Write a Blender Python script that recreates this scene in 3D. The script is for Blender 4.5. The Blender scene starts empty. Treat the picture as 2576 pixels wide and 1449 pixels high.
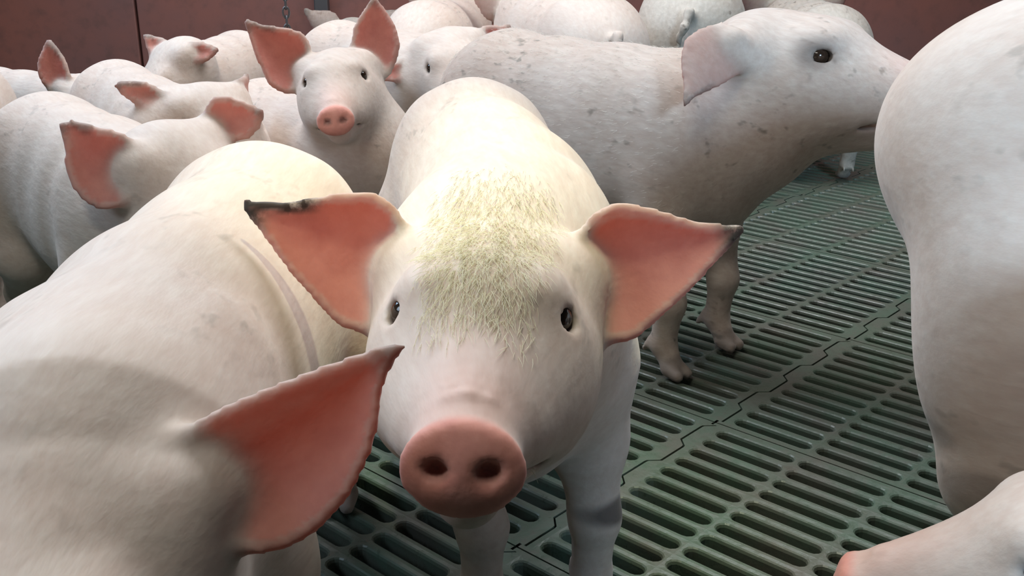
import bpy, math, random
import numpy as np
from mathutils import Vector, Matrix

scene = bpy.context.scene
COL = scene.collection
R = math.radians

# ------------------------------------------------------------------ camera
cam = bpy.data.objects.new('camera', bpy.data.cameras.new('camera'))
COL.objects.link(cam)
cam.location = (0, 0, 0.65)
cam.rotation_euler = (R(90 - 19.58), 0, 0)
cam.data.sensor_width = 36.0
cam.data.lens = 36.0 * 2609 / 2576
cam.data.clip_start = 0.02
scene.camera = cam

# ------------------------------------------------------------------ world, lamps, exposure
world = bpy.data.worlds.new('barn_air')
scene.world = world
world.use_nodes = True
world.node_tree.nodes['Background'].inputs[0].default_value = (0.62, 0.66, 0.80, 1)
world.node_tree.nodes['Background'].inputs[1].default_value = 0.018

def area(name, loc, target, size, size_y, power, color):
    d = bpy.data.lights.new(name, 'AREA')
    d.shape = 'RECTANGLE'; d.size = size; d.size_y = size_y
    d.energy = power; d.color = color
    o = bpy.data.objects.new(name, d); COL.objects.link(o)
    o.location = loc
    v = Vector(target) - Vector(loc)
    o.rotation_euler = v.to_track_quat('-Z', 'Y').to_euler()
    return o

area('ceiling_lamp', (0.0, 2.3, 2.3), (0.0, 1.7, 0), 2.6, 1.0, 68, (0.95, 0.975, 1.0))
area('skylight', (-1.7, 2.3, 1.7), (-0.5, 1.0, 0.4), 0.9, 0.9, 28, (0.56, 0.76, 1.0))
area('doorway_daylight', (1.05, -0.95, 1.25), (0.78, 0.80, 0.40), 0.4, 0.5, 4.6, (0.54, 0.77, 1.0)).data.spread = R(36)
area('side_fill', (-1.5, 0.35, 1.25), (-0.28, 0.55, 0.40), 0.6, 0.6, 1.4, (0.66, 0.82, 1.0)).data.spread = R(70)  # cool fill added to lift the left foreground
area('front_fill_lamp', (-0.55, 0.15, 2.3), (-0.25, 0.6, 0.3), 0.9, 0.25, 13, (1.0, 0.97, 0.86))  # fill added overhead to brighten the lower left head and the centre face
sp = bpy.data.lights.new('pen_spotlight', 'SPOT')
sp.energy = 52; sp.spot_size = R(30); sp.spot_blend = 0.8; sp.shadow_soft_size = 0.06; sp.color = (1.0, 1.0, 0.66)
spo = bpy.data.objects.new('pen_spotlight', sp); COL.objects.link(spo)
spo.location = (0.05, 0.72, 1.75)
spo.rotation_euler = (Vector((-0.02, 0.90, 0.45)) - Vector(spo.location)).to_track_quat('-Z', 'Y').to_euler()

scene.view_settings.view_transform = 'Standard'
scene.view_settings.look = 'None'
scene.view_settings.exposure = 0.1
scene.view_settings.gamma = 1.0
scene.view_settings.use_curve_mapping = False

# ------------------------------------------------------------------ materials
def mat(name):
    m = bpy.data.materials.new(name); m.use_nodes = True
    nt = m.node_tree
    return m, nt, nt.nodes['Principled BSDF']

def N(nt, typ, **kw):
    n = nt.nodes.new(typ)
    for k, v in kw.items():
        if k.startswith('i_'):
            key = k[2:]
            key = int(key) if key.isdigit() else key.replace('_', ' ')
            n.inputs[key].default_value = v
        else:
            setattr(n, k, v)
    return n

def L(nt, a, ao, b, bi):
    nt.links.new(a.outputs[ao], b.inputs[bi])

def mixc(nt, fac, a, b):
    n = nt.nodes.new('ShaderNodeMix'); n.data_type = 'RGBA'
    for sock, v in ((n.inputs[0], fac), (n.inputs[6], a), (n.inputs[7], b)):
        if isinstance(v, (tuple, list, float, int)):
            sock.default_value = v
        else:
            nt.links.new(v, sock)
    return n.outputs[2]

def ramp(nt, src, p0, p1, c0=(0, 0, 0, 1), c1=(1, 1, 1, 1)):
    n = nt.nodes.new('ShaderNodeValToRGB')
    n.color_ramp.elements[0].position = p0; n.color_ramp.elements[0].color = c0
    n.color_ramp.elements[1].position = p1; n.color_ramp.elements[1].color = c1
    nt.links.new(src, n.inputs[0])
    return n.outputs[0]

def mul(nt, a, b):
    n = nt.nodes.new('ShaderNodeMath'); n.operation = 'MULTIPLY'
    for s, v in ((n.inputs[0], a), (n.inputs[1], b)):
        if isinstance(v, (float, int)): s.default_value = v
        else: nt.links.new(v, s)
    return n.outputs[0]

def skin_material(name, base, dirty=0.35, dirtcol=(0.20, 0.17, 0.14, 1)):
    m, nt, bsdf = mat(name)
    tc = N(nt, 'ShaderNodeTexCoord')
    at = {}
    for a in ('pink', 'snout', 'hoof', 'tipdirt', 'bare'):
        n = nt.nodes.new('ShaderNodeAttribute'); n.attribute_name = a; at[a] = n.outputs['Fac']
    # lie of the hair: noise stretched along the body
    mp = N(nt, 'ShaderNodeMapping'); mp.inputs['Scale'].default_value = (28, 120, 120)
    L(nt, tc, 'Object', mp, 'Vector')
    hairn = N(nt, 'ShaderNodeTexNoise', i_Scale=1.0, i_Detail=3.0, i_Roughness=0.6); L(nt, mp, 'Vector', hairn, 'Vector')
    blot = N(nt, 'ShaderNodeTexNoise', i_Scale=7.0, i_Detail=4.0, i_Roughness=0.55); L(nt, tc, 'Object', blot, 'Vector')
    mp2 = N(nt, 'ShaderNodeMapping'); mp2.inputs['Scale'].default_value = (34, 70, 70)
    L(nt, tc, 'Object', mp2, 'Vector')
    speck = N(nt, 'ShaderNodeTexNoise', i_Scale=1.0, i_Detail=2.0, i_Roughness=0.5); L(nt, mp2, 'Vector', speck, 'Vector')
    c = mixc(nt, ramp(nt, blot.outputs['Fac'], 0.35, 0.7), base, (base[0] * 0.96, base[1] * 0.89, base[2] * 0.85, 1))
    c = mixc(nt, ramp(nt, hairn.outputs['Fac'], 0.35, 0.75, (0, 0, 0, 1), (0.24, 0.24, 0.24, 1)), c, (0.90, 0.86, 0.78, 1))
    dmask = mul(nt, ramp(nt, speck.outputs['Fac'], 0.60, 0.72), ramp(nt, blot.outputs['Fac'], 0.42, 0.60))
    c = mixc(nt, mul(nt, dmask, dirty), c, dirtcol)
    # bare pink skin: inner ears, snout disc
    vein = N(nt, 'ShaderNodeTexNoise', i_Scale=38.0, i_Detail=4.0, i_Roughness=0.6); L(nt, tc, 'Object', vein, 'Vector')
    pinkc = mixc(nt, ramp(nt, vein.outputs['Fac'], 0.35, 0.7), (0.72, 0.33, 0.27, 1), (0.58, 0.245, 0.21, 1))
    c = mixc(nt, at['pink'], c, pinkc)
    c = mixc(nt, at['snout'], c, mixc(nt, ramp(nt, vein.outputs['Fac'], 0.4, 0.65), (0.76, 0.35, 0.28, 1), (0.64, 0.27, 0.22, 1)))
    grime = N(nt, 'ShaderNodeTexNoise', i_Scale=60.0, i_Detail=5.0, i_Roughness=0.7); L(nt, tc, 'Object', grime, 'Vector')
    gm = mul(nt, at['tipdirt'], ramp(nt, grime.outputs['Fac'], 0.28, 0.48))
    c = mixc(nt, gm, c, (0.055, 0.048, 0.04, 1))
    c = mixc(nt, at['hoof'], c, (0.13, 0.11, 0.10, 1))
    nt.links.new(c, bsdf.inputs['Base Color'])
    bsdf.inputs['Roughness'].default_value = 0.62
    bsdf.inputs['Specular IOR Level'].default_value = 0.25
    bsdf.inputs['Sheen Weight'].default_value = 0.18
    bsdf.inputs['Sheen Roughness'].default_value = 0.4
    bsdf.inputs['Subsurface Weight'].default_value = 0.12
    bsdf.inputs['Subsurface Radius'].default_value = (0.012, 0.005, 0.003)
    bsdf.inputs['Subsurface Scale'].default_value = 1.0
    b1 = N(nt, 'ShaderNodeBump', i_Strength=0.22, i_Distance=0.002); L(nt, hairn, 'Fac', b1, 'Height')
    b2 = N(nt, 'ShaderNodeBump', i_Strength=0.22, i_Distance=0.003); L(nt, speck, 'Fac', b2, 'Height'); L(nt, b1, 'Normal', b2, 'Normal')
    L(nt, b2, 'Normal', bsdf, 'Normal')
    # thin ears let light through
    tr = nt.nodes.new('ShaderNodeBsdfTranslucent'); tr.inputs[0].default_value = (0.95, 0.34, 0.22, 1)
    mx = nt.nodes.new('ShaderNodeMixShader')
    nt.links.new(mul(nt, at['bare'], 0.32), mx.inputs[0])
    L(nt, bsdf, 0, mx, 1); L(nt, tr, 0, mx, 2)
    L(nt, mx, 0, nt.nodes['Material Output'], 'Surface')
    return m

SKIN = skin_material('pale_pig_skin', (0.64, 0.535, 0.470, 1))
SKIN_COOL = skin_material('pinkish_pig_skin', (0.62, 0.51, 0.47, 1), 0.3)
SKIN_SHADED = skin_material('shaded_pig_skin', (0.50, 0.415, 0.365, 1), 0.8)  # dirt flecks, plus a base darkened to carry the profile pig's shading
SKIN_DIRTY = skin_material('muddy_pig_skin', (0.46, 0.42, 0.37, 1), 1.0)

EYE, _nt, _b = mat('eye_glossy')
_b.inputs['Base Color'].default_value = (0.030, 0.018, 0.012, 1); _b.inputs['Roughness'].default_value = 0.12
BRISTLE, _nt, _b = mat('straw_bristle')
_b.inputs['Base Color'].default_value = (1.0, 0.97, 0.83, 1); _b.inputs['Roughness'].default_value = 0.45
_t = _nt.nodes.new('ShaderNodeBsdfTranslucent'); _t.inputs[0].default_value = (1.0, 0.97, 0.83, 1)
_m = _nt.nodes.new('ShaderNodeMixShader'); _m.inputs[0].default_value = .6
_nt.links.new(_b.outputs[0], _m.inputs[1]); _nt.links.new(_t.outputs[0], _m.inputs[2]); _nt.links.new(_m.outputs[0], _nt.nodes['Material Output'].inputs[0])

WHITE_BRISTLE = BRISTLE.copy(); WHITE_BRISTLE.name = 'white_bristle'
for _n in WHITE_BRISTLE.node_tree.nodes:
    if _n.type in ('BSDF_PRINCIPLED', 'BSDF_TRANSLUCENT'): _n.inputs[0].default_value = (0.95, 0.93, 0.88, 1)

# ------------------------------------------------------------------ smooth-union body builder
def rot(yaw, pitch, roll):
    """columns = x,y,z axes; pitch > 0 turns the x axis downwards"""
    return np.array((Matrix.Rotation(R(yaw), 3, 'Z') @ Matrix.Rotation(R(pitch), 3, 'Y') @ Matrix.Rotation(R(roll), 3, 'X')))

class Blob:
    def __init__(self):
        self.p = []
    def cap(self, a, b, ra, rb, k=0.03, sub=False, flat=1.0):
        self.p.append(('c', np.array(a, float), np.array(b, float), ra, rb, k, sub, flat))
    def ell(self, c, r, k=0.03, M=None, sub=False):
        self.p.append(('e', np.array(c, float), np.array(r, float), np.eye(3) if M is None else M, k, sub))
    def pts(self, P, rad, k=0.012):
        self.p.append(('p', P, rad, k, False))
    def bounds(self):
        lo, hi = [], []
        for q in self.p:
            if q[0] == 'c' and not q[6]:
                r = max(q[3], q[4]); lo += [q[1] - r, q[2] - r]; hi += [q[1] + r, q[2] + r]
            elif q[0] == 'e' and not q[5]:
                r = q[2].max(); lo.append(q[1] - r); hi.append(q[1] + r)
            elif q[0] == 'p':
                lo.append(q[1].min(0) - .01); hi.append(q[1].max(0) + .01)
        return np.min(lo, 0), np.max(hi, 0)
    def field(self, h):
        lo, hi = self.bounds()
        lo = lo - 4 * h; hi = hi + 4 * h
        n = np.ceil((hi - lo) / h).astype(int) + 1
        F = np.full(n, 0.2, np.float32)
        for q in self.p:
            if q[0] == 'c':
                _, a, b, ra, rb, k, sub, flat = q
                r = max(ra, rb); l = np.minimum(a, b) - r; u = np.maximum(a, b) + r
            elif q[0] == 'e':
                _, c, rr, M, k, sub = q
                r = rr.max(); l = c - r; u = c + r
            else:
                _, P, rad, k, sub = q
                l = P.min(0) - .008; u = P.max(0) + .008
            pad = 1.9 * k + 4 * h
            i0 = np.clip(np.floor((l - pad - lo) / h).astype(int), 0, n - 1)
            i1 = np.clip(np.ceil((u + pad - lo) / h).astype(int) + 1, 1, n)
            ax = [lo[d] + h * np.arange(i0[d], i1[d]) for d in range(3)]
            X, Y, Z = np.meshgrid(*ax, indexing='ij')
            if q[0] == 'c':
                d = b - a; dd = max(d @ d, 1e-9)
                px, py, pz = X - a[0], (Y - a[1]), Z - a[2]
                t = np.clip((px * d[0] + py * d[1] + pz * d[2]) / dd, 0, 1)
                D = np.sqrt((px - t * d[0]) ** 2 + ((py - t * d[1]) / flat) ** 2 + (pz - t * d[2]) ** 2) - (ra + (rb - ra) * t)
                D = D * min(1.0, flat)
            elif q[0] == 'e':
                v = np.stack([X - c[0], Y - c[1], Z - c[2]], -1) @ M
                k0 = np.sqrt(((v / rr) ** 2).sum(-1)); k1 = np.sqrt(((v / rr ** 2) ** 2).sum(-1)) + 1e-9
                D = k0 * (k0 - 1) / k1
            else:
                V = np.stack([X.ravel(), Y.ravel(), Z.ravel()], 1).astype(np.float32)
                D = np.full(len(V), .2, np.float32)
                Pf = P.astype(np.float32); p2 = (Pf ** 2).sum(1)
                for s in range(0, len(V), 20000):
                    vv = V[s:s + 20000]
                    q2 = (vv ** 2).sum(1)[:, None] + p2[None] - 2 * vv @ Pf.T
                    D[s:s + 20000] = (np.sqrt(np.maximum(q2, 0)) - rad[None]).min(1)
                D = D.reshape(X.shape)
            sl = tuple(slice(i0[d], i1[d]) for d in range(3))
            A = F[sl]
            if sub:
                D = -D; e = np.maximum(k - np.abs(A - D), 0) / k
                F[sl] = np.maximum(A, D) + e * e * k * .25
            else:
                e = np.maximum(k - np.abs(A - D), 0) / k
                F[sl] = np.minimum(A, D) - e * e * k * .25
        return F, lo

def surface(F, lo, h):
    """naive surface nets"""
    ins = F < 0
    nx, ny, nz = F.shape
    cs = (nx - 1, ny - 1, nz - 1)
    acc = np.zeros(cs + (3,), np.float32); cnt = np.zeros(cs, np.float32)
    for axis in range(3):
        o1, o2 = [d for d in range(3) if d != axis]
        for s1 in (0, 1):
            for s2 in (0, 1):
                a = [None] * 3; b = [None] * 3
                a[axis] = slice(0, -1); b[axis] = slice(1, None)
                for o, s in ((o1, s1), (o2, s2)):
                    a[o] = b[o] = slice(s, F.shape[o] - 1 + s)
                fa, fb = F[tuple(a)], F[tuple(b)]
                m = (fa < 0) != (fb < 0)
                t = np.where(m, fa / np.where(m, fa - fb, 1), 0)
                cnt += m
                acc[..., axis] += np.where(m, t, 0)
                acc[..., o1] += m * s1
                acc[..., o2] += m * s2
    act = cnt > 0
    idx = np.full(cs, -1, np.int64); nv = int(act.sum()); idx[act] = np.arange(nv)
    base = np.argwhere(act).astype(np.float32)
    V = lo + h * (base + acc[act] / cnt[act][:, None])
    quads = []
    for axis in range(3):
        o1, o2 = [(1, 2), (2, 0), (0, 1)][axis]
        a = [slice(1, -1)] * 3; b = [slice(1, -1)] * 3
        a[axis] = slice(0, -1); b[axis] = slice(1, None)
        ia, ib = ins[tuple(a)], ins[tuple(b)]
        def cell(d1, d2):
            s = [None] * 3
            s[axis] = slice(0, F.shape[axis] - 1)
            s[o1] = slice(1 + d1, F.shape[o1] - 1 + d1)
            s[o2] = slice(1 + d2, F.shape[o2] - 1 + d2)
            return idx[tuple(s)]
        c00, c10, c11, c01 = cell(-1, -1), cell(0, -1), cell(0, 0), cell(-1, 0)
        m = ia & ~ib
        quads.append(np.stack([c00[m], c10[m], c11[m], c01[m]], 1))
        m = ~ia & ib
        quads.append(np.stack([c00[m], c01[m], c11[m], c10[m]], 1))
    Q = np.concatenate(quads)
    return V, Q

def relax(V, Q, it=2, lam=0.5):
    E_ = np.concatenate([Q[:, [0, 1]], Q[:, [1, 2]], Q[:, [2, 3]], Q[:, [3, 0]]])
    n = len(V)
    deg = np.bincount(E_.ravel(), minlength=n)[:, None].clip(1)
    for i in range(it):
        for l in (lam, -lam * 1.04):
            s = np.zeros_like(V)
            for d in range(3):
                s[:, d] = np.bincount(E_[:, 0], V[E_[:, 1], d], n) + np.bincount(E_[:, 1], V[E_[:, 0], d], n)
            V = V + l * (s / deg - V)
    return V

def mesh_from(name, V, Q):
    me = bpy.data.meshes.new(name)
    me.vertices.add(len(V)); me.vertices.foreach_set('co', V.astype(np.float32).ravel())
    me.loops.add(Q.size); me.loops.foreach_set('vertex_index', Q.ravel().astype(np.int32))
    me.polygons.add(len(Q)); k = Q.shape[1]
    me.polygons.foreach_set('loop_start', np.arange(0, Q.size, k, dtype=np.int32))
    me.update(calc_edges=True)
    me.polygons.foreach_set('use_smooth', np.ones(len(Q), bool))
    return me

def attr(me, name, vals):
    a = me.attributes.new(name, 'FLOAT', 'POINT'); a.data.foreach_set('value', vals.astype(np.float32))

# ear outline: (out, across) pairs for the upper edge and the lower edge, in ear lengths
EAR_UP = [(0.0, .24), (.10, .40), (.22, .48), (.45, .47), (.75, .42), (1.0, .44)]
EAR_LO = [(0.02, -.22), (.12, -.36), (.26, -.36), (.42, -.31), (.70, 0.0), (.88, .26), (1.0, .42)]

def poly_at(P, t):
    P = np.array(P, float)
    s = np.concatenate([[0], np.cumsum(np.hypot(*np.diff(P, axis=0).T))]); s /= s[-1]
    # smooth: Catmull-like through dense linear + box blur
    tt = np.linspace(0, 1, 121)
    q = np.stack([np.interp(tt, s, P[:, 0]), np.interp(tt, s, P[:, 1])], 1)
    for _ in range(14):
        q[1:-1] = (q[:-2] + 2 * q[1:-1] + q[2:]) / 4
    return np.stack([np.interp(t, tt, q[:, 0]), np.interp(t, tt, q[:, 1])], -1)

def ear_points(root, A, B, front, length, cup=.16, bend=0.0, curl=0.0, up=EAR_UP, lo=EAR_LO, nu=90, nv=64):
    A = np.array(A, float); A /= np.linalg.norm(A)
    B = np.array(B, float); B -= A * (A @ B); B /= np.linalg.norm(B)
    Nn = np.cross(A, B)
    if Nn @ np.array(front, float) < 0: Nn = -Nn
    u = np.linspace(0, 1, nu); v = np.linspace(-1, 1, nv)
    e1, e0 = poly_at(up, u), poly_at(lo, u)
    P, rad, U, VV = [], [], [], []
    for i in range(nu):
        wid = np.hypot(*(e1[i] - e0[i]))
        for j in range(nv):
            w = (v[j] + 1) / 2
            ab = e0[i] * (1 - w) + e1[i] * w
            off = cup * wid * (v[j] ** 2 - .5) + bend * ab[0] ** 2 + curl * max(v[j], 0) ** 3 * wid
            P.append(root + length * (ab[0] * A + ab[1] * B + off * Nn))
            rad.append(.0046 - .0020 * u[i] - .0004 * abs(v[j]))
            U.append(u[i]); VV.append(v[j])
    return np.array(P), np.array(rad), Nn, np.array(U), np.array(VV)

TORSO = [(-.300, .350, .088), (-.235, .352, .112), (-.10, .345, .116), (.03, .338, .124), (.15, .345, .116), (.225, .365, .096)]

def pig(label, loc, heading, scale=1.0, h=.0075, mat_=None, bend=(0, 0), dz=0.0, torso=None, flat=.86,
        head=None, ears=(None, None), legs=None, group='pigs in the pen', seed=0, tail=True, bristles=None,
        tipdirt=(.5, .5), extra=None, wid=1.0, stains=(), eyepatch=0.0):
    h = h / scale
    B = Blob()
    bf, br = bend
    st = []
    for (x, z, r) in (torso or TORSO):
        st.append((np.array([x, (bf * x * x if x > 0 else br * x * x), z + dz]), r))
    for (a, ra), (b, rb) in zip(st[:-1], st[1:]):
        B.cap(a, b, ra, rb, .03, flat=flat)
    # belly and chest
    ym = lambda x: (bf * x * x if x > 0 else br * x * x)
    B.ell((-.02, 0, .285 + dz), (.20, .088 * wid, .085), .05)
    B.ell((.17, ym(.17), .29 + dz), (.09, .080 * wid, .11), .05)
    # hams and shoulders
    for s in (-1, 1):
        B.ell((-.245, ym(-.245) + s * .048 * wid, .30 + dz), (.098, .056 * wid, .125), .06)
        B.ell((.145, ym(.145) + s * .055 * wid, .325 + dz), (.070, .044 * wid, .105), .05)
    lg = dict(fl=(.145, .068), fr=(.145, -.068), hl=(-.27, .070), hr=(-.27, -.070))
    if legs: lg.update(legs)
    feet = []
    for key, q in lg.items():
        if q is None: continue
        x, y = q
        s = 1 if key[1] == 'l' else -1
        if key[0] == 'f':
            sh = np.array([.150, ym(.15) + s * .062, .27 + dz])
            el = np.array([.5 * (x + .135), (sh[1] + y) / 2 + s * .004, .195])
            ca = np.array([x + .004, y, .115]); fe = np.array([x - .004, y, .048]); to = np.array([x + .016, y, .018])
            B.cap(sh, el, .056, .036, .03); B.cap(el, ca, .034, .0225, .02); B.cap(ca, fe, .0225, .0185, .015); B.cap(fe, to, .0195, .016, .01)
        else:
            sh = np.array([-.245, ym(-.245) + s * .060, .27 + dz])
            kn = np.array([x + .075, (sh[1] + y) / 2 + s * .006, .215])
            ho = np.array([x - .030, y, .125]); fe = np.array([x + .000, y, .048]); to = np.array([x + .022, y, .018])
            B.cap(sh, kn, .075, .048, .04); B.cap(kn, ho, .047, .0245, .025); B.cap(ho, fe, .0235, .0190, .015); B.cap(fe, to, .0195, .016, .01)
        for t in (-1, 1):   # the two claws and the dewclaws
            B.cap(to + [0, t * .009, -.002], to + [.020, t * .010, -.008], .012, .009, .004)
            B.cap(fe + [-.014, t * .010, .004], fe + [-.026, t * .012, -.012], .0075, .005, .006)
        feet.append(to)
    # tail
    if tail:
        c = st[0][0] + [-.070, 0, .035]
        pp = [c, c + [-.035, .004, .012], c + [-.052, .012, -.016], c + [-.040, .022, -.036], c + [-.030, .016, -.058]]
        for i in range(4): B.cap(pp[i], pp[i + 1], .012 - .002 * i, .010 - .002 * i, .01)
    # head
    hd = dict(pos=(.265, 0, .385), yaw=0, pitch=18, roll=0, s=1.0)
    if head: hd.update(head)
    M = rot(hd['yaw'], hd['pitch'], hd['roll']); hp = np.array(hd['pos'], float) + [0, ym(.225) if 'pos' not in (head or {}) else 0, 0]
    hs = hd['s']
    T = lambda p: hp + M @ (np.array(p, float) * hs)
    nk = st[-1]
    B.cap(nk[0], T((.0, 0, -.012)), nk[1], .076 * hs, .04)
    B.cap(st[-2][0] + [0, 0, -.02], T((.02, 0, -.05)), .085, .055 * hs, .04)
    E3 = lambda c, r, k=.02, sub=False: B.ell(T(c), np.array(r) * hs, k * hs, M, sub)
    C3 = lambda a, b, ra, rb, k=.02, sub=False: B.cap(T(a), T(b), ra * hs, rb * hs, k * hs, sub)
    E3((.012, 0, -.012), (.085, .068, .066), .03)
    E3((.066, 0, .004), (.062, .047, .048), .03)
    for s in (-1, 1):
        E3((.055, s * .036, -.035), (.080, .044, .058), .03)
        E3((.080, s * .036, .030), (.028, .016, .014), .02)
        E3((-.002, s * .056, .022), (.030, .024, .030), .03)
        E3((.120, s * .028, -.045), (.055, .026, .030), .03)
    C3((.085, 0, -.012), (.185, 0, -.040), .052, .0335, .03)
    C3((.060, 0, -.070), (.175, 0, -.079), .042, .019, .02)
    # snout disc, a flared pad with a rim
    E3((.214, 0, -.047), (.020, .0325, .0255), .014)
    E3((.221, 0, -.047), (.0095, .0350, .0272), .006)
    for x, z, w in ((.199, -.0105, .013), (.190, -.0079, .015), (.181, -.0054, .016)):   # folds above the disc
        for s in (-1, 1): C3((x, 0, z), (x, s * w, z - .0035), .0030, .0022, .0035)
    for s in (-1, 1):
        E3((.233, s * .0145, -.0455), (.014, .0072, .0062), .005, True)
        E3((.150, s * .034, -.067), (.060, .010, .0028), .008, True)
        E3((.0930, s * .0515, .013), (.012, .010, .009), .006, True)
    earinfo = []
    RI = np.array(Matrix.Rotation(-R(heading), 3, 'Z'))
    for s, ov in ((1, ears[0]), (-1, ears[1])):
        e = dict(root=(-.008, s * .062, .028), A=(-.25, s * 1.0, .12), B=(-.15, 0, 1), front=(1, 0, 0), length=.128, cup=.16, bend=0.0, curl=.0)
        if ov: e.update(ov)
        wi = lambda v: RI @ np.array(v, float)   # a direction given in the pen's own axes
        root = T(e['root'])
        na = int(np.clip(e['length'] * hs / h / .34, 26, 110))
        P, rad, Nn, U, VV = ear_points(root, wi(e['wA']) if 'wA' in e else M @ np.array(e['A'], float), wi(e['wB']) if 'wB' in e else M @ np.array(e['B'], float),
                                       wi(e['wF']) if 'wF' in e else M @ np.array(e['front'], float), e['length'] * hs,
                                       e['cup'], e['bend'], e['curl'], e.get('up', EAR_UP), e.get('lo', EAR_LO), na, int(na * .75))
        rad = np.maximum(rad, .98 * h)
        # funnel that joins the ear to the skull
        k0 = (U < .12)
        B.pts(P, rad, .010)
        B.cap(T((e['root'][0], e['root'][1] * .82, e['root'][2] - .012)), P[(U < .10)].mean(0), .021 * hs, .013 * hs, .022)
        earinfo.append((P, rad, Nn, U, VV, s, e.get('rim', .06)))
    if extra: extra(B, T, M)
    F, lo = B.field(h)
    V, Q = surface(F, lo, h)
    V = relax(V, Q, 6)
    n = len(V)
    pink = np.zeros(n); bare = np.zeros(n); tipd = np.zeros(n)
    for (P, rad, Nn, U, VV, s, rim) in earinfo:
        m = np.where(((V > P.min(0) - .012) & (V < P.max(0) + .012)).all(1))[0]
        for c in range(0, len(m), 4000):
            mm = m[c:c + 4000]
            d = np.sqrt(((V[mm][:, None] - P[None]) ** 2).sum(-1)); j = d.argmin(1); dm = d[np.arange(len(mm)), j]
            near = np.clip(1 - (dm - rad[j]) / .006, 0, 1)
            side = ((V[mm] - P[j]) @ Nn) / rad[j]
            inner = np.clip((side + .05) * 1.6, 0, 1)
            uu = np.clip((U[j] - .02) / .14, 0, 1)
            edge = np.clip(((1.0 - VV[j]) / rim - .55) * 2.2, 0, 1) * np.clip((1.0 + VV[j]) / .06, .5, 1)
            pink[mm] = np.maximum(pink[mm], near * inner * uu * edge)
            bare[mm] = np.maximum(bare[mm], near * uu)
            td = tipdirt[0] if s > 0 else tipdirt[1]
            tip = np.clip((U[j] - .84) / .1, 0, 1) + np.clip((VV[j] - .70) / .15, 0, 1) * np.clip((U[j] - .55) / .1, 0, 1) * (s < 0)
            tipd[mm] = np.maximum(tipd[mm], near * np.clip(tip, 0, 1) * td)
    sc_ = T((.222, 0, -.046)); q = (V - sc_) @ M / hs
    rr = np.sqrt((q[:, 1] / .040) ** 2 + (q[:, 2] / .033) ** 2)
    snout = np.clip((q[:, 0] + .012) / .012, 0, 1) * np.clip((1.25 - rr) / .15, 0, 1)
    qh = (V - hp) @ M / hs
    sm = lambda t: np.clip(t, 0, 1) ** 2 * (3 - 2 * np.clip(t, 0, 1))
    snout = np.maximum(snout, .30 * sm((qh[:, 0] - .11) / .10) * sm(1.25 - np.abs(qh[:, 1]) / .042) * sm((qh[:, 2] + .10) / .04))
    hoof = np.zeros(n)
    for s in (-1, 1):   # nostrils and the dark rims of the eyes
        d = np.sqrt(((qh - [.235, s * .0145, -.0455]) ** 2 / np.array([.016, .009, .0075]) ** 2).sum(1))
        hoof = np.maximum(hoof, .75 * np.clip((1.05 - d) / .35, 0, 1))
        d = np.sqrt(((qh - [.090, s * .049, .0135]) ** 2 / np.array([.018, .016, .014]) ** 2).sum(1))
        hoof = np.maximum(hoof, .40 * np.clip((1.15 - d) / .4, 0, 1))
    for f in feet:
        d = np.linalg.norm(V - f - [.008, 0, -.006], axis=1)
        hoof = np.maximum(hoof, .55 * np.clip((.030 - d) / .008, 0, 1))
    if eyepatch:   # dark pigment round the eye of the near side
        d = np.sqrt((((qh - [.086, -.050, .014]) / [.030, .03, .022]) ** 2).sum(1))
        hoof = np.maximum(hoof, eyepatch * np.clip((1.3 - d) / .7, 0, 1) ** 1.5)
    for (x, y, z, rx, ry, rz, a) in stains:   # caked dirt
        d = np.sqrt((((V - [x, y, z]) / [rx, ry, rz]) ** 2).sum(1))
        hoof = np.maximum(hoof, a * np.clip((1.1 - d) / .3, 0, 1))
    me = mesh_from('pig', V, Q)
    attr(me, 'pink', pink); attr(me, 'snout', snout); attr(me, 'hoof', hoof); attr(me, 'tipdirt', tipd); attr(me, 'bare', bare * (1 - .85 * tipd))
    me.materials.append(mat_ or SKIN)
    o = bpy.data.objects.new('pig', me); COL.objects.link(o)
    o.location = (loc[0], loc[1], 0.0); o.rotation_euler = (0, 0, R(heading)); o.scale = (scale,) * 3
    o['label'] = label; o['category'] = 'pig'
    if group: o['group'] = group
    Mb = Matrix([list(r) for r in M]).to_4x4()
    for s in (-1, 1):
        ev, eq = sphere_quads(20, 12)
        em = mesh_from('eye', ev * np.array([.0125, .0125, .0115]) * hs, eq); em.materials.append(EYE)
        eo = bpy.data.objects.new('eye', em); COL.objects.link(eo); eo.parent = o
        eo.matrix_local = Matrix.Translation(Vector(T((.0872, s * .0478, .0140)))) @ Mb
    if bristles:
        hair(o, V, Q, qh, M, hp, **bristles)
    return o

def sphere_quads(nu, nv):
    th = np.linspace(0, 2 * np.pi, nu, endpoint=False); ph = np.linspace(.02, np.pi - .02, nv)
    V = np.array([[np.sin(p) * np.cos(t), np.sin(p) * np.sin(t), np.cos(p)] for p in ph for t in th])
    Q = np.array([[i * nu + j, (i + 1) * nu + j, (i + 1) * nu + (j + 1) % nu, i * nu + (j + 1) % nu] for i in range(nv - 1) for j in range(nu)])
    return V, Q

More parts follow.
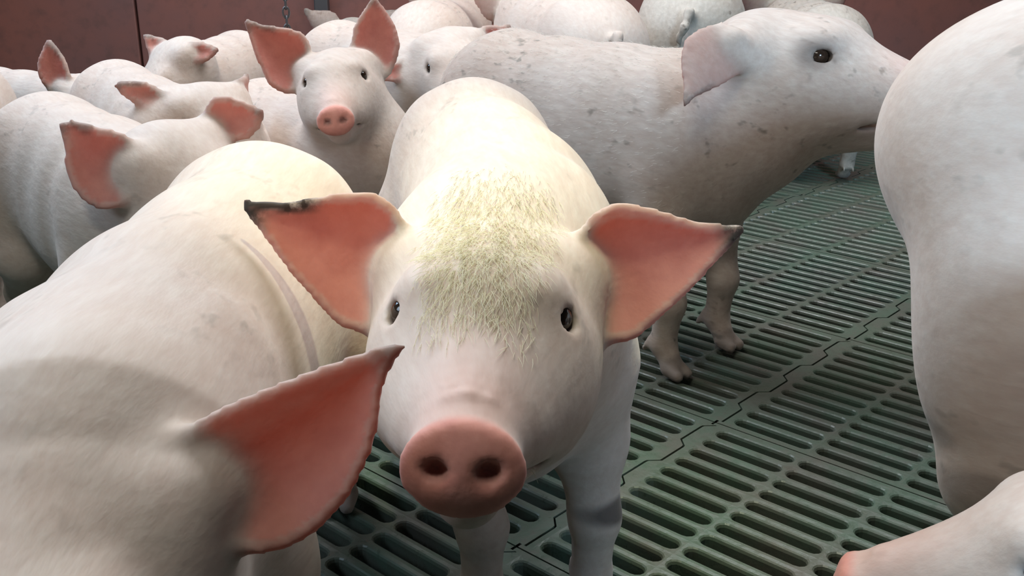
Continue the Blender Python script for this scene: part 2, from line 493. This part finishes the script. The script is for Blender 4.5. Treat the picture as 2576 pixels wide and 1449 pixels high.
def hair(o, V, Q, qh, M, hp, count=2500, seed=1, zone='face', length=.012):
    rng = np.random.default_rng(seed)
    c = V[Q].mean(1)
    nrm = np.cross(V[Q[:, 2]] - V[Q[:, 0]], V[Q[:, 3]] - V[Q[:, 1]]); nrm /= np.linalg.norm(nrm, axis=1)[:, None] + 1e-12
    q = (c - hp) @ M; nq = nrm @ M
    if zone == 'face':
        w = np.clip((.150 - q[:, 0]) / .05, 0, 1) * np.clip((q[:, 0] + .085) / .16, 0, 1) * np.clip((nq[:, 2] - .25) / .4, 0, 1) * np.clip((.050 - .10 * np.clip(q[:, 0], 0, 1) - np.abs(q[:, 1])) / .03, 0, 1)
        flow = -M[:, 0] * .0 + M @ np.array([.9, 0, 0])
    else:
        w = np.clip((nrm[:, 2] + .5), 0, 1) * (c[:, 2] > .25) * (q[:, 0] < -.05)
        flow = np.array([-1., 0, -.25])
    pick = rng.choice(len(c), count, p=w / w.sum())
    P0 = c[pick] + rng.normal(0, .001, (count, 3)); n0 = nrm[pick]
    fl = flow[None] + rng.normal(0, .20, (count, 3))
    if zone == 'face':
        fl = fl + (M[:, 1][None] * np.sign(q[pick, 1])[:, None]) * (np.abs(q[pick, 1]) / .06)[:, None] * .6
    fl -= n0 * (fl * n0).sum(1)[:, None]
    fl /= np.linalg.norm(fl, axis=1)[:, None] + 1e-9
    ln = length * rng.uniform(.6, 1.3, count)[:, None]
    P1 = P0 + ln * (.5 * fl + .15 * n0); P2 = P1 + ln * (.55 * fl + .02 * n0)
    sd = np.cross(fl, n0)
    wd = .00024 if zone == 'face' else .00020
    rings = []
    for P, k in ((P0, 1.), (P1, .8), (P2, .18)):
        rings += [P + sd * wd * k, P - sd * wd * .5 * k + n0 * wd * .87 * k, P - sd * wd * .5 * k - n0 * wd * .87 * k]
    VV = np.stack(rings, 1).reshape(-1, 3)
    b = np.arange(count)[:, None] * 9
    F = []
    for i in range(2):
        for j in range(3):
            F.append(np.concatenate([b + 3 * i + j, b + 3 * i + (j + 1) % 3, b + 3 * i + 3 + (j + 1) % 3, b + 3 * i + 3 + j], 1))
    me = mesh_from('bristles', VV, np.concatenate(F)); me.materials.append(BRISTLE if zone == 'face' else WHITE_BRISTLE)
    b_ = bpy.data.objects.new('bristles', me); COL.objects.link(b_); b_.parent = o
    b_['kind'] = 'stuff'; b_['label'] = 'fine straw coloured bristles'
    return b_

# ------------------------------------------------------------------ slatted floor
H_ = 0.65
YAW = 42.504
PITCH_V = .05003 * H_; ROW = .1855 * H_; SLOT = .169 * H_; NV = 12; NR = 4
JOINT = .046 * H_

FLOOR, nt, bs = mat('green_plastic_slats')
tc = N(nt, 'ShaderNodeTexCoord')
n1 = N(nt, 'ShaderNodeTexNoise', i_Scale=9.0, i_Detail=5.0, i_Roughness=0.6); L(nt, tc, 'Object', n1, 'Vector')
n2 = N(nt, 'ShaderNodeTexNoise', i_Scale=70.0, i_Detail=4.0, i_Roughness=0.6); L(nt, tc, 'Object', n2, 'Vector')
c = mixc(nt, ramp(nt, n1.outputs['Fac'], .40, .68), (0.085, 0.128, 0.094, 1), (0.108, 0.106, 0.088, 1))
c = mixc(nt, ramp(nt, n2.outputs['Fac'], .52, .72, (0, 0, 0, 1), (.6, .6, .6, 1)), c, (0.085, 0.085, 0.065, 1))
nt.links.new(c, bs.inputs['Base Color'])
nt.links.new(ramp(nt, n2.outputs['Fac'], .3, .7, (.22, .22, .22, 1), (.52, .52, .52, 1)), bs.inputs['Roughness'])
bp = N(nt, 'ShaderNodeBump', i_Strength=.35, i_Distance=.002); L(nt, n2, 'Fac', bp, 'Height'); L(nt, bp, 'Normal', bs, 'Normal')

def slat_panel():
    V, Fq = [], []
    def ringset(cx, cy):
        hl, hw = SLOT / 2, PITCH_V * .27
        xe = ROW / 2; hh = PITCH_V / 2
        def ring(dw, z):
            w = hw + dw; l = hl - hw
            pts = []
            for sgn in (1, -1):
                for a in (-90, -60, -30, 0, 30, 60, 90):
                    pts.append((cx + sgn * (l + w * math.cos(R(a))), cy + sgn * w * math.sin(R(a)), z))
                # along the long sides
                nxt = -sgn
                for f in (.5, 0, -.5):
                    pts.append((cx + sgn * l * f, cy + sgn * w, z))
            return pts
        out = []
        l = hl - hw
        for sgn in (1, -1):
            for (ax, ay) in ((l, -hh), (xe, -hh), (xe, -hh * .5), (xe, 0), (xe, hh * .5), (xe, hh), (l, hh)):
                out.append((cx + sgn * ax, cy + sgn * ay, 0.0))
            for f in (.5, 0, -.5):
                out.append((cx + sgn * l * f, cy + sgn * hh, 0.0))
        return [out, ring(.0030, -.0004), ring(.0012, -.0018), ring(0, -.005), ring(.0015, -.028)]
    for r in range(NR):
        for v in range(NV):
            rings = ringset((r + .5) * ROW + JOINT / 2, (v + .5) * PITCH_V)
            b = len(V); m = len(rings[0])
            for q in rings: V += q
            for k in range(len(rings) - 1):
                for i in range(m):
                    j = (i + 1) % m
                    Fq.append((b + k * m + i, b + k * m + j, b + (k + 1) * m + j, b + (k + 1) * m + i))
    return V, Fq

def wave(t):   # interlocking edge, t along the joint
    p = (t / (PITCH_V * 4)) % 1.0
    return JOINT * .22 * (1 if p < .40 else (1 - (p - .40) / .10 * 2 if p < .5 else (-1 if p < .9 else -1 + (p - .9) / .1 * 2)))

def add_edge_strips(V, Fq):
    n = NV * 8
    ln = NV * PITCH_V
    for side in (0, 1):
        x_in = JOINT / 2 if side == 0 else JOINT / 2 + NR * ROW
        base = len(V)
        for i in range(n + 1):
            y = ln * i / n
            xw = (0 if side == 0 else JOINT + NR * ROW) + wave(y) + (.0016 if side == 0 else -.0016)
            V += [(x_in, y, 0.0), (xw, y, 0.0), (xw, y, -.028)]
        for i in range(n):
            a = base + 3 * i
            q1 = (a, a + 3, a + 4, a + 1); q2 = (a + 1, a + 4, a + 5, a + 2)
            if side == 0: Fq += [q1, q2]
            else: Fq += [q1[::-1], q2[::-1]]
    # ends across the slats: a groove between neighbouring panels
    for side in (0, 1):
        y = 0.0 if side == 0 else ln
        y2 = -PITCH_V * .20 if side == 0 else ln + PITCH_V * .20
        x0, x1 = JOINT * .06, JOINT * .94 + NR * ROW
        b = len(V)
        V += [(x0, y, 0), (x1, y, 0), (x1, y2, 0), (x0, y2, 0), (x1, y2, -.028), (x0, y2, -.028)]
        if side == 0: Fq += [(b, b + 3, b + 2, b + 1), (b + 3, b + 5, b + 4, b + 2)]
        else: Fq += [(b, b + 1, b + 2, b + 3), (b + 3, b + 2, b + 4, b + 5)]

V, Fq = slat_panel(); add_edge_strips(V, Fq)
pm = mesh_from('floor_panel', np.array(V), np.array(Fq)); pm.materials.append(FLOOR)
pm.polygons.foreach_set('use_smooth', np.zeros(len(Fq), bool))
floor = bpy.data.objects.new('floor', None); COL.objects.link(floor); floor['kind'] = 'structure'
cy_, sy_ = math.cos(R(YAW)), math.sin(R(YAW))
U0 = -.990 * H_; V0 = 1.716 * H_ + PITCH_V * .5   # joint line and a panel end, measured along the floor
PL = NV * PITCH_V + PITCH_V * .40 + .0022; PW = NR * ROW + JOINT
for i in range(-7, 6):
    for j in range(-6, 7):
        u = U0 - JOINT / 2 + i * PW; v = V0 + PITCH_V * .2 + j * PL
        cu, cv = u + PW / 2, v + PL / 2
        X = cy_ * cu + sy_ * cv; Y = -sy_ * cu + cy_ * cv
        if not (-3.0 < X < 3.0 and -.8 < Y < 3.75): continue
        o = bpy.data.objects.new('floor_panel', pm); COL.objects.link(o); o.parent = floor
        o.location = (cy_ * u + sy_ * v, -sy_ * u + cy_ * v, 0); o.rotation_euler = (0, 0, -R(YAW))

def plane(name, pts, m, kind='structure'):
    me = bpy.data.meshes.new(name); me.from_pydata(pts, [], [tuple(range(len(pts)))]); me.materials.append(m)
    o = bpy.data.objects.new(name, me); COL.objects.link(o); o['kind'] = kind
    return o
PIT, nt, bs = mat('dark_pit'); bs.inputs['Base Color'].default_value = (.022, .020, .018, 1); bs.inputs['Roughness'].default_value = .5

def box(name, lo, hi, m, bev=0.0, parent=None):
    x0, y0, z0 = lo; x1, y1, z1 = hi
    V = [(x0, y0, z0), (x1, y0, z0), (x1, y1, z0), (x0, y1, z0), (x0, y0, z1), (x1, y0, z1), (x1, y1, z1), (x0, y1, z1)]
    F = [(0, 3, 2, 1), (4, 5, 6, 7), (0, 1, 5, 4), (1, 2, 6, 5), (2, 3, 7, 6), (3, 0, 4, 7)]
    me = bpy.data.meshes.new(name); me.from_pydata(V, [], F); me.materials.append(m)
    o = bpy.data.objects.new(name, me); COL.objects.link(o); o.parent = parent
    if bev:
        b = o.modifiers.new('bevel', 'BEVEL'); b.width = bev; b.segments = 2
    return o
plane('floor_pit', [(-3.2, -1, -.30), (3.2, -1, -.30), (3.2, 5, -.30), (-3.2, 5, -.30)], PIT)

# ------------------------------------------------------------------ pen walls
WALL, nt, bs = mat('red_brown_pen_boards')
tc = N(nt, 'ShaderNodeTexCoord')
n1 = N(nt, 'ShaderNodeTexNoise', i_Scale=2.2, i_Detail=6.0, i_Roughness=0.6); L(nt, tc, 'Object', n1, 'Vector')
n2 = N(nt, 'ShaderNodeTexNoise', i_Scale=26.0, i_Detail=4.0, i_Roughness=0.6); L(nt, tc, 'Object', n2, 'Vector')
c = mixc(nt, ramp(nt, n1.outputs['Fac'], .35, .70), (0.30, 0.115, 0.090, 1), (0.20, 0.105, 0.100, 1))
c = mixc(nt, ramp(nt, n2.outputs['Fac'], .50, .75, (0, 0, 0, 1), (.4, .4, .4, 1)), c, (0.12, 0.07, 0.06, 1))
nt.links.new(c, bs.inputs['Base Color']); bs.inputs['Roughness'].default_value = .55
w = box('wall_back', (-3.2, 3.50, -.05), (3.2, 3.58, 1.7), WALL); w['kind'] = 'structure'
STEEL, nt, bs = mat('grey_galvanised_steel')
bs.inputs['Base Color'].default_value = (.16, .16, .17, 1); bs.inputs['Metallic'].default_value = .7; bs.inputs['Roughness'].default_value = .45
edges = [-3.2, -1.22, -.62, .55, 1.75, 3.2]
for k in range(5):   # boards fixed to the wall, a joint between each two
    b = box('trim_%d' % (k + 1), (edges[k] + .004, 3.470, .0), (edges[k + 1] - .004, 3.499, 1.62), WALL, .004); b['kind'] = 'structure'
b = box('trim_6', (-.635, 3.435, .0), (-.590, 3.469, 1.65), STEEL, .004); b['kind'] = 'structure'

def chain(label, x, y, z0, z1):
    V, Fq = [], []
    n = int((z1 - z0) / .017)
    for k in range(n):
        z = z0 + .017 * k + .011; a = (k % 2) * math.pi / 2 + .3
        b = len(V); m, t = 16, 6
        for i in range(m):
            th = 2 * math.pi * i / m
            cx, cz = .0062 * math.cos(th), .0110 * math.sin(th)
            for q in range(t):
                ph = 2 * math.pi * q / t
                r = .0021 * math.cos(ph); d = .0021 * math.sin(ph)
                lx = cx + r * math.cos(th); lz = cz + r * math.sin(th)
                V.append((lx * math.cos(a) - d * math.sin(a), lx * math.sin(a) + d * math.cos(a), z + lz - z0))
        for i in range(m):
            for q in range(t):
                Fq.append((b + i * t + q, b + ((i + 1) % m) * t + q, b + ((i + 1) % m) * t + (q + 1) % t, b + i * t + (q + 1) % t))
    me = mesh_from('hanging_chain', np.array(V), np.array(Fq)); me.materials.append(STEEL)
    o = bpy.data.objects.new('hanging_chain', me); COL.objects.link(o); o.location = (x, y, z0)
    o['label'] = label; o['category'] = 'chain'
    return o
chain('dark steel chain hanging down beside the ear of the alert pig', -.452, 2.14, .395, 1.30)
pv, pf = [], []
for i in range(2):
    for q in range(16):
        t = 2 * math.pi * q / 16
        pv.append((-3.1 + 6.2 * i, 2.14 + .02 * math.cos(t), 1.32 + .02 * math.sin(t)))
pf = [(q, (q + 1) % 16, 16 + (q + 1) % 16, 16 + q) for q in range(16)]
pp = bpy.data.objects.new('trim_7', mesh_from('trim_7', np.array(pv), np.array(pf))); pp.data.materials.append(STEEL); COL.objects.link(pp); pp['kind'] = 'structure'

# ------------------------------------------------------------------ pigs
#PIGS
UPV = (0, .33, .94); CAMV = (0, -.94, .33); AWAY = (0, .94, -.33)
EUP = [(0.0, .22), (.3, .26), (.6, .22), (.8, .12), (1.0, 0)]
ELO = [(0.0, -.22), (.2, -.31), (.4, -.34), (.6, -.29), (.8, -.16), (1.0, 0)]
pig('pale pig facing the camera head-on, dirty ear tips and straw bristles between its eyes', (-.008, .998), -80.5, 1.0, h=.0031, flat=.76, wid=.86,
    bend=(-.9, 0), head=dict(pos=(.312, -.061, .389), yaw=-11.5, pitch=-11, roll=-1.5, s=.942),
    legs=dict(fl=(.150, .062), fr=(.150, -.046)),
    ears=(dict(wA=(1, -.1, -.10), wB=UPV, wF=CAMV, length=.118, rim=.15), dict(wA=(-1, -.1, .02), wB=UPV, wF=CAMV, length=.118, rim=.08)),
    tipdirt=(1.0, 1.0), bristles=dict(count=3600, length=.0118),
    stains=[(-.075, -.071, .445, .012, .003, .008, 1), (.192, -.072, .452, .004, .010, .004, .8), (-.10, .02, .46, .006, .003, .006, .7), (.16, .068, .128, .025, .03, .017, .9)])
pig('pig in the lower left corner, back of its head and one big red ear showing', (-.242, .70), -92, .97, h=.0031, flat=.78, wid=.86, bend=(.5, 0),
    head=dict(pos=(.265, .035, .365), yaw=0, pitch=10), legs=dict(fl=(.145, .03), hl=(-.40, .03), hr=(-.36, -.07)),
    ears=(dict(root=(-.0086, .068, .036), wA=(1, .1, 0), wB=UPV, wF=CAMV, length=.101, rim=.52,
               up=[(-.11, .236), (.11, .36), (.38, .47), (.66, .566), (.87, .63), (1.0, .66)],
               lo=[(.05, -.26), (.30, -.30), (.45, -.264), (.57, -.19), (.72, -.04), (.83, .17), (.87, .36), (.90, .53), (1, .66)]), None))
pig('big pale pig cut off by the right edge, its rump and hind leg showing', (.812, .86), -10, 1.25, h=.006, legs=dict(hl=(-.15, .05), hr=(-.265, -.07)), dz=.02, tail=False, stains=[(-.30, -.075, .135, .03, .05, .022, .55), (-.33, -.06, .17, .02, .03, .012, .3)],
    extra=lambda B, T, M: B.ell((-.275, -.060, .245), (.080, .055, .12), .04))
pig('pig reaching only its pale muzzle in at the bottom right corner', (.69, .54), 165, 1.0, h=.005, head=dict(pos=(.243, .002, .237), yaw=-5, pitch=7, s=.976), tail=False,
    ears=(None, dict(wA=(.7, .25, .5), wB=(-.5, 0, .8), length=.085)))
pig('pig standing in profile with its head held high and one pale ear hanging down', (.15, 1.66), -50, 1.0, h=.0045, mat_=SKIN_SHADED, tail=False, bend=(1.6, 0),
    eyepatch=.75, bristles=dict(count=2600, zone='body', length=.008, seed=4), head=dict(pos=(.222, .098, .448), yaw=15, pitch=-5, roll=1, s=1.20), legs=dict(fl=(.20, .068), fr=(.22, -.08)),
    ears=(dict(wA=(1, .1, -.12), wB=UPV, wF=CAMV, length=.083, up=[(0, .05), (.15, .14), (.4, .22), (.65, .18), (.85, .06), (1, -.05)], lo=[(0, -.05), (.5, -.12), (1, -.05)]),
          dict(root=(.010, -.088, .030), wA=(-.69, -.50, -.58), wB=(.72, -.23, -.65), wF=AWAY, length=.100, cup=.10,
               up=[(-.05, .2), (.2, .18), (.5, .115), (.87, -.01), (1, 0)], lo=[(-.05, -.34), (.2, -.46), (.4, -.48), (.6, -.37), (.83, -.13), (1, 0)])))
pig('alert pig farther back with both pink ears upright and its round snout facing the camera', (-.335, 1.76), -50, .80, h=.0045,
    head=dict(pos=(.169, -.036, .512), yaw=-34.7, pitch=-2.5, roll=6.6, s=.99),
    ears=(dict(root=(-.008, .064, .006), wA=(.04, .33, .94), wB=(-1, 0, 0), wF=CAMV, length=.15, up=EUP, lo=ELO), dict(wA=(-.956, .10, .27), wB=(.29, .32, .90), wF=CAMV, length=.139)))
pig('pig behind the lower left pig, one red ear spread out over its pale side', (-.54, 1.34), -50, .88, h=.005, flat=.80, head=dict(pos=(.263, .006, .427), pitch=24.6, yaw=23.6, roll=8.9, s=.98),
    ears=(dict(wA=(1, 0, 0), wB=UPV, wF=CAMV, length=.075, up=[(-.05, .2), (.05, .5), (.17, .68), (.4, .69), (.7, .58), (1, .46)], lo=[(0, -.06), (.4, -.03), (.75, .02), (.92, .2), (1, .46)]),
          dict(wA=(-.995, .03, .09), wB=UPV, wF=CAMV, length=.097, up=[(0, .25), (.21, .40), (.54, .44), (.85, .50), (1, .48)],
               lo=[(0, -.3), (.12, -.48), (.36, -.55), (.55, -.48), (.73, -.32), (.86, -.06), (.90, .2), (1, .46)])))
pig('pig with a narrow drooping red ear, just behind the pig with the spread ear', (-.655, 1.85), -57, .84, h=.006, tail=False, flat=.80, head=dict(pos=(.273, .057, .413), yaw=12, pitch=20, roll=7, s=.98),
    ears=(dict(wA=(.25, .9, .2), wB=(0, 0, 1), wF=CAMV, length=.05), dict(wA=(-1, 0, 0), wB=UPV, wF=CAMV, length=.119, up=[(0, .08), (.2, .2), (.5, .39), (.88, .43), (1, .39)], lo=[(0, -.06), (.2, -.03), (.55, .04), (.9, .28), (1, .39)])))
pig('pig by the back wall left of the alert pig, small ears and long pale back', (-.712, 2.48), -96, .82, h=.006, tail=False, head=dict(pos=(.258, .030, .435), yaw=-34, pitch=40, roll=8),
    ears=(dict(wA=(1, 0, .1), wB=UPV, wF=CAMV, length=.075, up=EUP, lo=ELO), dict(wA=(-.9, 0, .35), wB=(.3, .3, .9), wF=CAMV, length=.065)))
pig('pig at the far left edge with only a sliver of its pale side showing', (-.97, 1.75), -72, .87, h=.007, ears=(dict(wA=(-.3, .9, .2), length=.08), dict(wA=(-1, .3, 0), length=.08)))
pig('small far pig near the wall with one upright pointed pink ear', (-1.08, 2.42), -24, .68, h=.006, head=dict(pos=(.21, -.05, .41), yaw=-20, pitch=4), ears=(dict(wA=(.1, .9, -.2), length=.08), dict(wA=(-.15, .1, 1), wB=(1, 0, 0), wF=CAMV, length=.15, up=EUP, lo=ELO)))
pig('pig half hidden between the alert pig and the profile pig, one eye showing', (-.28, 2.36), -52, .9, h=.006, tail=False, head=dict(pos=(.271, .012, .424), yaw=-32, pitch=11, roll=9, s=1.03),
    ears=(dict(root=(-.008, .062, .010), wA=(.9, .4, .10), wB=UPV, wF=CAMV, length=.08), dict(root=(.0, -.088, -.006), wA=(-1, -.5, -.15), wB=UPV, wF=CAMV, length=.10, up=[(0, .15), (.5, .12), (1, 0)], lo=[(0, -.2), (.5, -.22), (1, -.05)])))
pig('pale rounded rump just right of the upright right ear of the alert pig', (-.19, 2.93), 82, .97, h=.008)
pig('broad pale rump rising behind the middle of the back of the profile pig', (.12, 2.62), 104, 1.06, h=.008, flat=.95)
pig('muddy greyish pig with a dirty tail behind the neck of the profile pig', (.48, 2.84), 80, 1.14, h=.008, mat_=SKIN_DIRTY)
pig('muddy pig behind the brow of the profile pig, in front of bare wall', (.82, 2.93), 88, .95, h=.008, mat_=SKIN_DIRTY)
pig('dirty far pig beside the hanging chain, above the head of the alert pig', (-.46, 3.0), 94, .80, h=.008, tail=False, mat_=SKIN_DIRTY)
